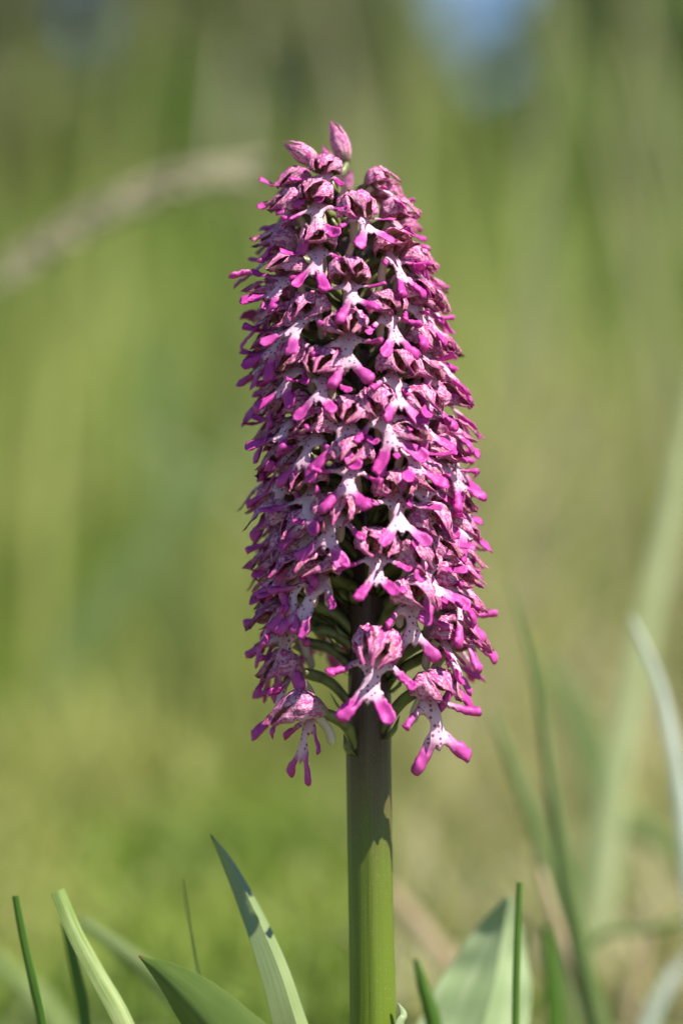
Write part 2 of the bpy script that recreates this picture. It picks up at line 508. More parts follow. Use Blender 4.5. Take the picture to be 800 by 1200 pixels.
# ------------------------------------------------------------------ meadow grass, one mass
def build_grass():
    g = np.random.default_rng(11)
    N = 62000
    # distance, with more blades near by; spread over the view and a margin to both sides
    u = g.uniform(0, 1, N)
    y = 0.30 * (15.5 / 0.30) ** u
    half = 0.25 + 0.215 * (y + D)
    x = g.uniform(-1, 1, N) * half
    keep = (x * x + y * y) > 0.16 ** 2
    x, y = x[keep], y[keep]
    n = len(x)
    lowf = np.array([noise.noise(Vector((a * 5.0 / (1 + 0.2 * b), b * 1.3, 0.0))) for a, b in zip(x, y)])
    lowg = np.array([noise.noise(Vector((a * 9.0 / (1 + 0.2 * b), b * 2.6, 9.0))) for a, b in zip(x, y)])
    h = np.interp(y, [0.2, 0.6, 0.9, 1.3, 2.0, 4.0, 16], [0.018, 0.025, 0.06, 0.12, 0.19, 0.30, 0.5]) * g.uniform(0.45, 1.25, n) * (1 + 0.45 * lowg)
    tall = g.uniform(0, 1, n) < 0.03
    h = np.where(tall & (y > 1.0), h * np.where(y < 6, g.uniform(1.8, 3.6, n), 2.0), h)
    w = np.interp(y, [0.2, 1.0, 3.0, 16], [0.0016, 0.0024, 0.005, 0.013]) * g.uniform(0.6, 1.3, n) * np.where(tall & (y < 6), 1.8, 1.0)
    tint = np.clip(0.50 + 1.0 * lowf + 0.6 * lowg + g.normal(0, 0.08, n) + np.where(tall, 0.15, 0), 0, 1)
    tint = np.clip(tint - np.interp(y, [2.0, 6.0, 12.0], [0, 0.28, 0.42]), 0, 1)
    tint = np.minimum(tint, 0.74)
    dry = g.uniform(0, 1, n) < np.where((x > 0.02) & (y < 1.9) & (lowf > -0.15), 0.38, 0.035)
    tint = np.where(dry, g.uniform(0.75, 1.0, n), tint)
    h = np.where(dry & (x > 0.02) & (y < 1.9), h * 2.2, h)
    z = np.array([gz(a, b) for a, b in zip(x, y)]) - 0.004
    az = g.uniform(0, 2 * np.pi, n)
    lean = np.where(tall, g.uniform(0.02, 0.25, n), g.uniform(0.08, 0.9, n)) * h
    dx, dy = np.cos(az) * lean, np.sin(az) * lean
    wa = g.uniform(0, 2 * np.pi, n)
    wx, wy = np.cos(wa) * w, np.sin(wa) * w
    V = np.zeros((n, 7, 3))
    for k, (t, ww) in enumerate(((0, 0.8), (0.4, 1.0), (0.75, 0.7))):
        cx, cy, cz = x + dx * t * t, y + dy * t * t, z + h * (t - 0.12 * t * t)
        V[:, 2 * k] = np.stack([cx - wx * ww, cy - wy * ww, cz], 1)
        V[:, 2 * k + 1] = np.stack([cx + wx * ww, cy + wy * ww, cz], 1)
    V[:, 6] = np.stack([x + dx, y + dy, z + h * 0.88], 1)
    base = (np.arange(n) * 7)[:, None]
    q = np.concatenate([base + np.array([0, 1, 3, 2]), base + np.array([2, 3, 5, 4])], 1)
    t = base + np.array([4, 5, 6])
    loops = np.concatenate([q, t], 1).ravel().astype(np.int32)
    starts = (np.arange(n)[:, None] * 11 + np.array([0, 4, 8])).ravel().astype(np.int32)
    me = bpy.data.meshes.new('meadow_grass')
    me.vertices.add(n * 7); me.vertices.foreach_set('co', V.ravel())
    me.loops.add(n * 11); me.loops.foreach_set('vertex_index', loops)
    me.polygons.add(n * 3); me.polygons.foreach_set('loop_start', starts)
    me.update(calc_edges=True)
    at = me.attributes.new('tint', 'FLOAT', 'POINT')
    at.data.foreach_set('value', np.repeat(tint, 7).astype(np.float32))
    me.materials.append(M['grass'])
    o = bpy.data.objects.new('meadow_grass', me)
    col.objects.link(o)
    tag(o, 'soft green and straw-coloured meadow grass behind the orchid', 'grass', kind='stuff')
build_grass()

# ------------------------------------------------------------------ the orchid
AX, AY = pix(437, 600).x, 0.0
orchid = bpy.data.objects.new('orchid_plant', None)
col.objects.link(orchid)
orchid.location = (AX, AY, 0.0)
tag(orchid, 'tall orchid with a dense spike of magenta and white flowers on a thick green stem', 'orchid')
O = Vector((AX, AY, 0.0))

def axis_px(y):       # centre of stem and spike, photo pixels
    return float(np.interp(y, [140, 200, 250, 300, 400, 500, 650, 800, 900, 1200, 1440], [388, 394, 400, 405, 416, 426, 430, 433, 432, 437, 437]))
def half_px(y):       # outer half-width of the spike
    return float(np.interp(y, [150, 190, 230, 300, 400, 500, 650, 800, 860], [26, 50, 86, 112, 125, 136, 145, 145, 130]))
def axis_w(y):
    return pix(axis_px(y), y, 0.0)

# stem: ribbed, tapering up inside the spike
def build_stem():
    ys = [1440, 1330, 1200, 1100, 1000, 900, 850, 800, 700, 600, 500, 400, 300, 230, 190]
    rad = [31, 30, 27.5, 26.5, 26.5, 26.5, 26, 25, 23, 20, 17.5, 15, 12, 8, 5]
    pts = catmull([axis_w(y) - O for y in ys], 4)
    rs = np.interp(np.linspace(0, len(ys) - 1, len(pts)), range(len(ys)), rad) * K
    rib = lambda th, t: 1 + 0.022 * math.sin(7 * th + 2.2 * t) + 0.014 * math.sin(13 * th + 1.0 + 4 * t)
    v, f = tube(pts, rs, 40, True, 0, rib)
    mesh_obj('stem', v, f, M['stem'], orchid)
build_stem()

ASYM = {}
# --- lip: outline with arms and legs, pillow thickness
def lip_mesh(seed):
    r = random.Random(seed)
    body_w = r.uniform(1.35, 1.7)
    sides = []
    for s in (1, -1):
        aa = R(r.uniform(24, 46))          # arm angle below horizontal
        la = R(r.uniform(42, 64))          # leg angle below horizontal
        sides.append(dict(
            arm=[Vector((1.1, -1.7)), Vector((3.6, -2.1 - 2.0 * math.sin(aa))), Vector((3.6 + 2.9 * math.cos(aa), -2.3 - 4.9 * math.sin(aa))), Vector((3.6 + 5.3 * math.cos(aa), -2.4 - 7.4 * math.sin(aa) * 0.95))],
            aw=[0.90, 0.66, 0.78, r.uniform(0.95, 1.2)], al=r.uniform(0.9, 1.1),
            leg=[Vector((0.85, -8.0)), Vector((0.85 + 2.5 * math.cos(la), -8.3 - 2.5 * math.sin(la))), Vector((0.85 + 6.3 * math.cos(la), -8.5 - 6.3 * math.sin(la)))],
            lw=[1.15, 1.2, r.uniform(1.5, 1.95)], cup=r.uniform(-0.9, 1.3), curlA=r.uniform(0.2, 5.2), curlL=r.uniform(-1.0, 2.4), twist=r.uniform(-0.5, 0.5)))
    def stroke_side(pts, ws, n=5):
        c = catmull([p.to_3d() for p in pts], n)
        w = np.interp(np.linspace(0, len(pts) - 1, len(c)), range(len(pts)), ws)
        L, Rr = [], []
        for i, p in enumerate(c):
            t = (c[min(i + 1, len(c) - 1)] - c[max(i - 1, 0)]).normalized()
            nn = Vector((-t.y, t.x, 0))
            L.append(p + nn * w[i]); Rr.append(p - nn * w[i])
        tdir = (c[-1] - c[-2]).normalized()
        nn = Vector((-tdir.y, tdir.x, 0))
        tip = [c[-1] + (nn * math.cos(a) + tdir * math.sin(a) ** 0.7 * r.uniform(0.65, 0.95)) * w[-1] for a in np.linspace(0, math.pi, 7)[1:-1]]
        return L, tip, Rr, c, w
    half = []
    cl = []
    for sd in sides:
        Lu, tipA, Ld, ca, wa = stroke_side(sd['arm'], sd['aw'])
        La, tipL, Lb, cg, wg = stroke_side(sd['leg'], sd['lw'])
        # right half, going down: arm upper edge, tip, arm lower edge, body side, leg outer, tip, leg inner, crotch
        pts = [Vector((1.35, 0.9, 0)), Vector((1.3, -0.1, 0))] + Lu[3:] + tipA + Ld[::-1][:-4] + [Vector((body_w, -4.6, 0)), Vector((body_w * 0.97, -6.3, 0))]
        pts += La[3:] + tipL + Lb[::-1][:-3] + [Vector((0.62, -9.9, 0)), Vector((0.38, -10.8, 0)), Vector((0.13, -11.5, 0))]
        half.append(pts)
        cl.append((ca, wa, cg, wg))
    poly = [Vector(p) for p in half[0]] + [Vector((-p.x, p.y, 0)) for p in reversed(half[1])]
    # resample so that edges are even
    out = []
    for i in range(len(poly)):
        a, b = poly[i], poly[(i + 1) % len(poly)]
        n = max(1, int((b - a).length / 0.6))
        out += [a.lerp(b, j / n) for j in range(n)]
    poly = []
    for p in out:
        if not poly or (p - poly[-1]).length > 0.16:
            poly.append(p)
    A = np.array([(p.x, p.y) for p in poly]); B = np.roll(A, -1, 0)
    # smooth the outline a little
    for _ in range(2):
        A = A * 0.5 + 0.25 * (np.roll(A, 1, 0) + np.roll(A, -1, 0))
    nzo = np.array([(noise.noise(Vector((p[0] * 0.9, p[1] * 0.9, seed * 5.0))), noise.noise(Vector((p[0] * 0.9, p[1] * 0.9, seed * 5.0 + 50)))) for p in A])
    A = A + nzo * 0.38
    B = np.roll(A, -1, 0)
    def edge_dist(P):
        ab = B - A
        ap = P[:, None] - A[None]
        t = np.clip((ap * ab[None]).sum(2) / (ab * ab).sum(1)[None], 0, 1)
        return np.sqrt(((ap - t[..., None] * ab[None]) ** 2).sum(2)).min(1)
    def inside(P):
        x, y = P[:, 0:1], P[:, 1:2]
        c = ((A[None, :, 1] > y) != (B[None, :, 1] > y)) & (x < (B[None, :, 0] - A[None, :, 0]) * (y - A[None, :, 1]) / (B[None, :, 1] - A[None, :, 1] + 1e-12) + A[None, :, 0])
        return c.sum(1) % 2 == 1
    st = 0.55
    gx, gy = np.meshgrid(np.arange(-13, 13, st), np.arange(-17, 2, st))
    gx = gx + (np.arange(gx.shape[0]) % 2)[:, None] * st / 2
    G = np.stack([gx.ravel(), gy.ravel()], 1)
    G = G[inside(G)]
    G = G[edge_dist(G) > 0.25]
    allp = np.concatenate([A, G])
    nb = len(A)
    vs, es, fs, ov, oe, of = delaunay_2d_cdt([Vector(p) for p in allp], [(i, (i + 1) % nb) for i in range(nb)], [tuple(range(nb))], 1, 1e-6)
    P = np.array([(v.x, v.y) for v in vs])
    d = edge_dist(P)
    isb = d < 1e-4
    th = 0.34 * np.sqrt(np.clip(d / 0.8, 0, 1))
    # distance along arms and legs
    sa = np.zeros(len(P)); sl = np.zeros(len(P))
    for s, (ca, wa, cg, wg), in zip((1, -1), cl):
        for c, w, arr in ((ca, wa, sa), (cg, wg, sl)):
            C = np.array([(s * q.x, q.y) for q in c])
            D2 = ((P[:, None] - C[None]) ** 2).sum(2)
            k = D2.argmin(1)
            near = np.sqrt(D2[np.arange(len(P)), k]) < (np.asarray(w)[k] * 1.6 + 0.2)
            near &= (P[:, 0] * s > 0.3)
            val = k / (len(C) - 1)
            arr[:] = np.where(near, np.maximum(arr, val), arr)
    armm = np.where(P[:, 1] > -8.2, sa, 0)
    armm = np.where(sl > 0.15, np.where((sa > 0.55) & (P[:, 1] > -8.0), sa, 0), armm)
    legm = np.where((P[:, 1] < -7.0) & (armm < 0.3), sl, 0)
    tip = np.maximum(armm ** 1.2 * 0.95, legm ** 1.15 * 0.92)
    tip = np.where((armm < 0.05) & (legm < 0.05), np.clip((-P[:, 1] - 5.5) / 5.0, -1, 0) * 0.35, tip)
    tip = np.where((armm >= 0.05) & (armm < 0.5), np.minimum(tip, armm * 0.8 - 0.2 * (1 - 2 * armm)), tip)
    # bending out of the plane
    zz = -0.10 * np.clip(P[:, 0], -2.2, 2.2) ** 2
    sgn = np.sign(P[:, 0])
    cA = np.where(sgn > 0, sides[0]['curlA'], sides[1]['curlA'])
    cL = np.where(sgn > 0, sides[0]['curlL'], sides[1]['curlL'])
    zz = zz + cA * armm ** 1.6 + cL * legm ** 1.5
    zz = zz - 0.03 * (P[:, 1] + 6) ** 2 * 0.4 + 0.25 * np.sin(P[:, 0] * 1.3 + seed) * legm
    tw = np.where(sgn > 0, sides[0]['twist'], sides[1]['twist'])
    zz = zz + tw * legm * (P[:, 0] * 0.35)
    cp = np.where(sgn > 0, sides[0]['cup'], sides[1]['cup'])
    zz = zz + cp * np.clip(1 - d / 1.3, 0, 1) ** 1.5 * np.maximum(armm, legm)
    zz = zz + 0.45 * np.array([noise.noise(Vector((p[0] * 0.6, p[1] * 0.6, seed * 3.0 + 7))) for p in P]) * np.maximum(armm, legm)
    keel = 0.28 * np.exp(-(P[:, 0] / 0.7) ** 2) * (P[:, 1] > -7)
    n = len(P)
    V, idx_b = [], {}
    for i in range(n):
        V.append((P[i, 0], zz[i] + th[i] + keel[i] * (not isb[i]), P[i, 1]))
    tipl = list(tip)
    for i in range(n):
        if isb[i]:
            idx_b[i] = i
        else:
            idx_b[i] = len(V)
            V.append((P[i, 0], zz[i] - th[i] * 0.7, P[i, 1]))
            tipl.append(tip[i])
    F = []
    for f in fs:
        F.append(tuple(f))
        F.append(tuple(idx_b[i] for i in reversed(f)))
    me = bpy.data.meshes.new('lip')
    ASYM[seed] = sum(abs(sides[0][q] - sides[1][q]) for q in ('curlA', 'curlL', 'cup')) + 6 * (sides[0]['leg'][2] - sides[1]['leg'][2]).length
    me.from_pydata([(a * .001, b * .001, c * .001) for a, b, c in V], [], F)
    me.polygons.foreach_set('use_smooth', [True] * len(me.polygons))
    at = me.attributes.new('tip', 'FLOAT', 'POINT')
    at.data.foreach_set('value', np.array(tipl, dtype=np.float32))
    me.materials.append(M['lip'])
    bm = bmesh.new(); bm.from_mesh(me); bmesh.ops.recalc_face_normals(bm, faces=bm.faces); bm.to_mesh(me); bm.free()
    me.update()
    return me

# --- hood: three overlapping sepals drawn together into a helmet
def hood_mesh(seed, bud=False):
    r = random.Random(seed)
    L = r.uniform(11.0, 14.0) if not bud else 13.5
    RX, RZ = (r.uniform(5.0, 6.0), r.uniform(4.0, 4.8)) if not bud else (3.3, 3.2)
    tip = r.uniform(0.14, 0.42) if not bud else 0.04
    if bud:
        sep = [(0, 62, 1.0, 1.0), (118, 66, 0.97, 1.05), (-118, 66, 0.96, 1.09)]
    else:
        sep = [(r.uniform(-5, 5), 48, r.uniform(0.97, 1.08), 1.0), (70, 43, r.uniform(0.86, 1.02), 1.08), (-70, 43, r.uniform(0.86, 1.02), 1.08)]
    V, F, FM, UV = [], [], [], []
    nu, nv = 15, 11
    seedv = Vector((seed * 3.1, seed * 1.7, 0))
    for q, (tc, w0, ll, ro) in enumerate(sep):
        for layer in (0, 1):
            for i in range(nu):
                u = i / (nu - 1)
                pr = float(np.interp(u, [0, .08, .2, .38, .58, .76, .9, 1], [.22, .50, .78, .98, .98, .84, .60, tip] if not bud else [.3, .62, .9, 1.0, .86, .58, .28, .04]))
                w = w0 * max(0.04, (1 - max(0, (u - 0.40) / 0.60) ** 1.7) ** 0.8)
                for j in range(nv):
                    v = -1 + 2 * j / (nv - 1)
                    ang = R(tc + v * w)
                    rad = pr * ro * (0.945 if layer else 1.0)
                    # a shallow fold down the middle of each sepal and flared margins
                    rad *= 1 + 0.05 * (1 - abs(v)) ** 2 * u + 0.05 * (abs(v) ** 4) * u
                    x = RX * rad * math.sin(ang)
                    z = RZ * rad * math.cos(ang) + (2.2 * math.sin(math.pi * min(1, u * 0.95)) - 2.6 * u ** 2.2 if not bud else 0.4 * math.sin(math.pi * u))
                    y = -1.5 + L * ll * u + (0.0 if bud else 0.8 * math.cos(ang) * u + 1.6 * max(0, u - 0.8) * 5 * (1 - abs(v)))
                    p = Vector((x, y, z))
                    nn = noise.noise_vector(p * 0.42 + seedv) * (1.0 if not bud else 0.5) + noise.noise_vector(p * 1.0 + seedv) * (0.75 if not bud else 0.22)
                    p += nn * min(1, u * 1.6)
                    V.append(p * 0.001)
                    UV.append((u, v * 0.5 + 0.5 + q * 1.37))
        b0 = len(V) - 2 * nu * nv
        b1 = b0 + nu * nv
        for i in range(nu - 1):
            for j in range(nv - 1):
                a, b, c, d = i * nv + j, i * nv + j + 1, (i + 1) * nv + j + 1, (i + 1) * nv + j
                F.append((b0 + a, b0 + b, b0 + c, b0 + d)); FM.append(0)
                F.append((b1 + d, b1 + c, b1 + b, b1 + a)); FM.append(1)
        ring = [j for j in range(nv)] + [i * nv + nv - 1 for i in range(1, nu)] + [(nu - 1) * nv + j for j in reversed(range(nv - 1))] + [i * nv for i in reversed(range(1, nu - 1))]
        for k in range(len(ring)):
            a, b = ring[k], ring[(k + 1) % len(ring)]
            F.append((b0 + b, b0 + a, b1 + a, b1 + b)); FM.append(0)
    me = bpy.data.meshes.new('bud_sepals' if bud else 'hood')
    me.from_pydata([tuple(p) for p in V], [], F)
    me.materials.append(M['hood']); me.materials.append(M['hoodin'] if not bud else M['hood'])
    me.polygons.foreach_set('material_index', FM)
    me.polygons.foreach_set('use_smooth', [True] * len(F))
    uvl = me.uv_layers.new(name='UVMap')
    li = np.zeros(len(me.loops), dtype=np.int32)
    me.loops.foreach_get('vertex_index', li)
    uvl.data.foreach_set('uv', np.array(UV, dtype=np.float32)[li].ravel())
    me.update()
    return me

def column_mesh(seed):
    r = random.Random(seed)
    bm = bmesh.new()
    # column with its two pollen pouches and the two narrow inner petals beside it
    for (c, s) in (((0, 2.6, 0.8), (1.25, 1.7, 1.9)), ((-0.7, 4.2, 1.6), (0.55, 0.6, 1.0)), ((0.7, 4.2, 1.6), (0.55, 0.6, 1.0)), ((-2.5, 4.6, 0.9), (0.5, 2.6, 1.5)), ((2.5, 4.6, 0.9), (0.5, 2.6, 1.5))):
        mt = Matrix.Translation(Vector(c) * .001) @ Matrix.Diagonal(Vector((*s, 1.0))) @ Matrix.Rotation(r.uniform(-.2, .2), 4, 'Z')
        bmesh.ops.create_icosphere(bm, subdivisions=2, radius=0.001, matrix=mt)
    me = bpy.data.meshes.new('column')
    bm.to_mesh(me); bm.free()
    me.polygons.foreach_set('use_smooth', [True] * len(me.polygons))
    me.materials.append(M['column'])
    return me

def spur_mesh():
    pts = catmull([Vector(p) * .001 for p in ((0, 1.2, -1.0), (0, -1.0, -2.6), (0, -3.0, -5.0), (0, -3.8, -7.6))], 4)
    rs = np.interp(np.linspace(0, 1, len(pts)), [0, .3, .8, .95, 1], [1.5, 1.15, 1.2, .9, .4]) * .001
    v, f = tube(pts, rs, 8)
    me = bpy.data.meshes.new('spur')
    me.from_pydata([tuple(p) for p in v], [], f)
    me.polygons.foreach_set('use_smooth', [True] * len(f))
    me.materials.append(M['spur'])
    return me

LIPS = [lip_mesh(s) for s in range(1, 21)]
HOODS = [hood_mesh(s) for s in range(1, 17)]
EVEN = [LIPS[q - 1] for q in sorted(ASYM, key=ASYM.get)[:7]]      # the most regular lips, for the open front of the spike
COLS = [column_mesh(s) for s in range(3)]
SPUR = spur_mesh()
BUDS = [hood_mesh(40 + s, True) for s in range(4)]

# hood centres read off the photograph: x, y, and (optional) the way the flower faces, in degrees
FRONT = [
    (382, 192), (344, 208, -62), (338, 238, -68), (418, 240), (372, 278), (408, 318), (457, 210, 72), (484, 246, 68), (461, 286), (505, 302), (318, 285),
    (364, 354), (322, 396, -66), (405, 378), (382, 428), (324, 466), (366, 496), (408, 482), (318, 345),
    (455, 356), (487, 340), (500, 396), (464, 426), (443, 470), (520, 468), (525, 350), (536, 405), (480, 510), (520, 530), (312, 430),
    (316, 544, -64), (357, 560), (410, 532), (394, 588), (335, 636), (345, 660), (312, 600),
    (464, 568), (504, 604), (545, 575), (442, 636), (548, 655), (484, 692), (535, 505), (535, 700), (312, 690),
    (372, 662, -36), (352, 610), (490, 650),
    (324, 720, -62), (354, 826, -74), (314, 782), (442, 752), (511, 802), (545, 752, 72),
]
flowers = []      # (phi, y, manual)
for hx, hy, *face in FRONT:
    rh = 0.75 * half_px(hy)
    s = max(-0.97, min(0.97, (hx - axis_px(hy)) / rh))
    flowers.append((math.asin(s), hy, R(face[0]) if face else math.asin(s)))
rr = random.Random(5)
def far_enough(phi, y, m):
    for (p, q, _) in flowers:
        rh = 0.70 * half_px((y + q) / 2)
        dp = (phi - p + math.pi) % (2 * math.pi) - math.pi
        if (dp * rh) ** 2 + (y - q) ** 2 < m * m:
            return False
    return True
for m, tries in ((42, 3000), (37, 2500), (33, 2500)):
    for _ in range(tries):
        phi, y = rr.uniform(-math.pi, math.pi), rr.uniform(215, 815)
        if abs(phi) < R(58) and y > 640: continue
        if abs(phi) < R(50) and m < 40: continue
        if abs(phi) < R(36) and y > 300: continue
        if abs(phi) > R(110) and y > 720: continue
        if abs(phi) < R(120) and y > 745: continue
        if abs(phi) > R(115) and m < 42: continue
        if y > 690 and R(62) <= abs(phi) < R(75): continue
        if far_enough(phi, y, m):
            flowers.append((phi, y, None))
print('flowers', len(flowers))

def add_flower(phi, y, face, i):
    manual = face is not None
    turn = face if manual else phi
    r = random.Random(1000 + i)
    t = max(0.0, min(1.0, (y - 190) / 640))        # 0 at the tip of the spike, 1 at its foot
    rh = 0.73 * half_px(y) * K * (1 if manual else r.uniform(0.9, 1.06))
    a = axis_w(y)
    hc = a + Vector((math.sin(phi), -math.cos(phi), 0)) * rh
    if manual:                                     # keep the centre on its sight line at that depth
        k = (D + hc.y) / D
        hc.z = CZ + (hc.z - CZ) * k
        hc.x = hc.x * k
    sc = (0.92 + 0.22 * t) * r.uniform(0.95, 1.07) * (1.06 if manual else 1.0)
    if y < 215: sc *= 0.8
    pitch = R(22 - 16 * t + r.uniform(-9, 9))
    rot = Euler((pitch, R(r.uniform(-9, 9)), math.pi + turn * 0.95 + R(r.uniform(-9, 9))), 'XYZ').to_matrix()
    org = hc - rot @ (Vector((0, 4.5, 1.2)) * 0.001 * sc)
    # ovary: from the stem up and out to the back of the flower, in the flower's own frame
    drop = (8 + 5 * t + r.uniform(-2, 3)) * 0.001
    yb = y + drop / K
    sb = axis_w(min(yb, 880))
    rs = float(np.interp(yb, [190, 300, 600, 800, 900], [5, 11, 19, 24, 25])) * K
    rad = Vector((math.sin(phi), -math.cos(phi), 0))
    p0 = sb + rad * rs * 0.8
    p3 = org
    p1 = p0 + rad * 0.005 + Vector((r.uniform(-.002, .002), 0, 0.007))
    p2 = p3 - (rot @ Vector((0, 1, 0.15))) * 0.009
    pts = []
    inv = rot.transposed()
    for j in range(11):
        q = j / 10
        b = (1 - q) ** 3 * p0 + 3 * (1 - q) ** 2 * q * p1 + 3 * (1 - q) * q * q * p2 + q ** 3 * p3
        pts.append(inv @ (b - org) / sc)
    rads = np.interp(np.linspace(0, 1, 11), [0, .15, .5, .85, 1], [1.1, 1.2, 1.45, 1.5, 1.2]) * 0.001
    v, f = tube(pts, rads, 9, True, 0, lambda th, u: 1 + 0.10 * math.sin(3 * th + 4 * u))
    # bract: a small pointed scale at the foot of the ovary
    n0 = len(v)
    bd = (pts[2] - pts[0]).normalized()
    sdv = bd.cross(Vector((0, 0, 1))).normalized() * 0.0016
    up = sdv.cross(bd).normalized()
    q0 = pts[0] - up * 0.0018
    v += [q0 - sdv, q0 + sdv, q0 + bd * 0.003 - sdv * .8 - up * .0008, q0 + bd * 0.003 + sdv * .8 - up * .0008, q0 + bd * 0.0075 - up * 0.0004, q0 + bd * .003 - up * .0014]
    f += [(n0, n0 + 1, n0 + 5), (n0, n0 + 5, n0 + 2), (n0 + 1, n0 + 3, n0 + 5), (n0 + 2, n0 + 5, n0 + 4), (n0 + 5, n0 + 3, n0 + 4), (n0 + 2, n0 + 4, n0 + 3), (n0, n0 + 2, n0 + 3, n0 + 1)]
    fl = mesh_obj('flower', v, f, M['ovary'], orchid)
    fl.location = org - O
    fl.rotation_euler = rot.to_euler()
    fl.scale = (sc, sc, sc)
    hd = link('hood', r.choice(HOODS), fl)
    hd.rotation_euler = (R(r.uniform(-22, -3)), R(r.uniform(-7, 7)), 0)
    hd.scale = (r.uniform(0.92, 1.06), r.uniform(0.92, 1.06), r.uniform(0.92, 1.08))
    lp = link('lip', r.choice(EVEN if manual and abs(phi) < R(45) and y > 500 else LIPS), fl)
    lp.location = Vector((0, 3.0, -0.4)) * 0.001
    tilt = 44 - 26 * t + r.uniform(-12, 14)
    lp.rotation_euler = (R(tilt) - pitch, R(r.uniform(-9, 9)), R(r.uniform(-12, 12)))
    s = r.uniform(1.05, 1.25)
    lp.scale = (s, s, s)
    link('column', r.choice(COLS), fl)
    link('spur', SPUR, fl)

for i, (phi, y, man) in enumerate(flowers):
    add_flower(phi, y, man, i)

# --- closed buds at the tip of the spike: tip and foot of each in photo pixels
def add_bud(tip, foot, dy, me, k=1.0):
    a, b = pix(*foot, dy), pix(*tip, dy - 0.001)
    ax = (b - a)
    L = ax.length
    ax.normalize()
    rot = ax.to_track_quat('Y', 'Z').to_matrix()
    sc = L / 0.0135
    top = axis_w(205)
    inv = rot.transposed()
    p0, p3 = top, a
    pts = []
    for j in range(9):
        q = j / 8
        p = (1 - q) ** 2 * p0 + 2 * (1 - q) * q * (p0.lerp(p3, 0.5) + Vector((0, 0, -0.002))) + q * q * p3
        pts.append(inv @ (p - a) / sc)
    v, f = tube(pts, np.linspace(1.2, 1.5, 9) * .001, 8)
    bd = mesh_obj('bud', v, f, M['ovary'], orchid)
    bd.location = a - O
    bd.rotation_euler = rot.to_euler()
    bd.scale = (sc * k * 0.82, sc, sc * k * 0.82)
    s = link('bud_sepals', me, bd)
    s.location = (0, 0.0012, 0)
add_bud((386, 137), (406, 190), 0.004, BUDS[0], 1.0)
add_bud((328, 164), (373, 192), -0.004, BUDS[1], 1.05)
add_bud((377, 168), (388, 200), 0.010, BUDS[2], 1.1)
add_bud((413, 196), (404, 228), 0.014, BUDS[3], 1.0)

# ------------------------------------------------------------------ leaves and blades
def ribbon(name, pts, widths, mat, parent=None, across=7, fold=0.0, yaw=0.0, curl=0.0, thick=0.0004, n=6, origin=None, twist=0.0, ripple=0.0, side=None):
    """a leaf or blade with real thickness along a path; widths are half-widths in metres"""
    c = catmull(pts, n)
    w = np.interp(np.linspace(0, len(pts) - 1, len(c)), range(len(pts)), widths)
    V, F, UV = [], [], []
    m = len(c)
    org = origin if origin is not None else Vector((0, 0, 0))
    for layer in (0, 1):
        for i, p in enumerate(c):
            t = (c[min(i + 1, m - 1)] - c[max(i - 1, 0)]).normalized()
            s = t.cross(Vector((0, 1, 0)))           # across, as seen from the camera side
            if s.length < 1e-3: s = Vector((1, 0, 0))
            s.normalize()
            nrm = s.cross(t).normalized()
            a = R(yaw + twist * i / (m - 1))
            s2 = s * math.cos(a) + nrm * math.sin(a)
            n2 = nrm * math.cos(a) - s * math.sin(a)
            for j in range(across):
                v = -1 + 2 * j / (across - 1)
                off = fold * abs(v) * w[i] + curl * v * v * w[i] + ripple * math.sin(i * 0.9 + v * 2) * w[i] * abs(v)
                tk = thick * (1 - 0.6 * v * v)
                q = p + s2 * v * w[i] + n2 * (off + (tk if layer == 0 else -tk))
                V.append(q - org)
                UV.append((i / (m - 1), v * 0.5 + 0.5))
    N = m * across
    for i in range(m - 1):
        for j in range(across - 1):
            a, b, d, e = i * across + j, i * across + j + 1, (i + 1) * across + j + 1, (i + 1) * across + j
            F.append((a, b, d, e)); F.append((N + e, N + d, N + b, N + a))
    ring = list(range(across)) + [i * across + across - 1 for i in range(1, m)] + [(m - 1) * across + j for j in reversed(range(across - 1))] + [i * across for i in reversed(range(1, m - 1))]
    for k in range(len(ring)):
        a, b = ring[k], ring[(k + 1) % len(ring)]
        F.append((b, a, N + a, N + b))
    o = mesh_obj(name, V, F, mat, parent)
    uvl = o.data.uv_layers.new(name='UVMap')
    li = np.zeros(len(o.data.loops), dtype=np.int32)
    o.data.loops.foreach_get('vertex_index', li)
    uvl.data.foreach_set('uv', np.array(UV, dtype=np.float32)[li].ravel())
    o.data.set_sharp_from_angle(angle=R(50))
    if origin is not None and parent is None:
        o.location = origin
    return o

def orchid_leaf(pxs, dys, wpx, mat, **kw):
    pts = [pix(x, y, d) for (x, y), d in zip(pxs, dys)]
    o = ribbon('leaf', [p - O for p in pts], [w * K for w in wpx], mat, orchid, **kw)
    return o
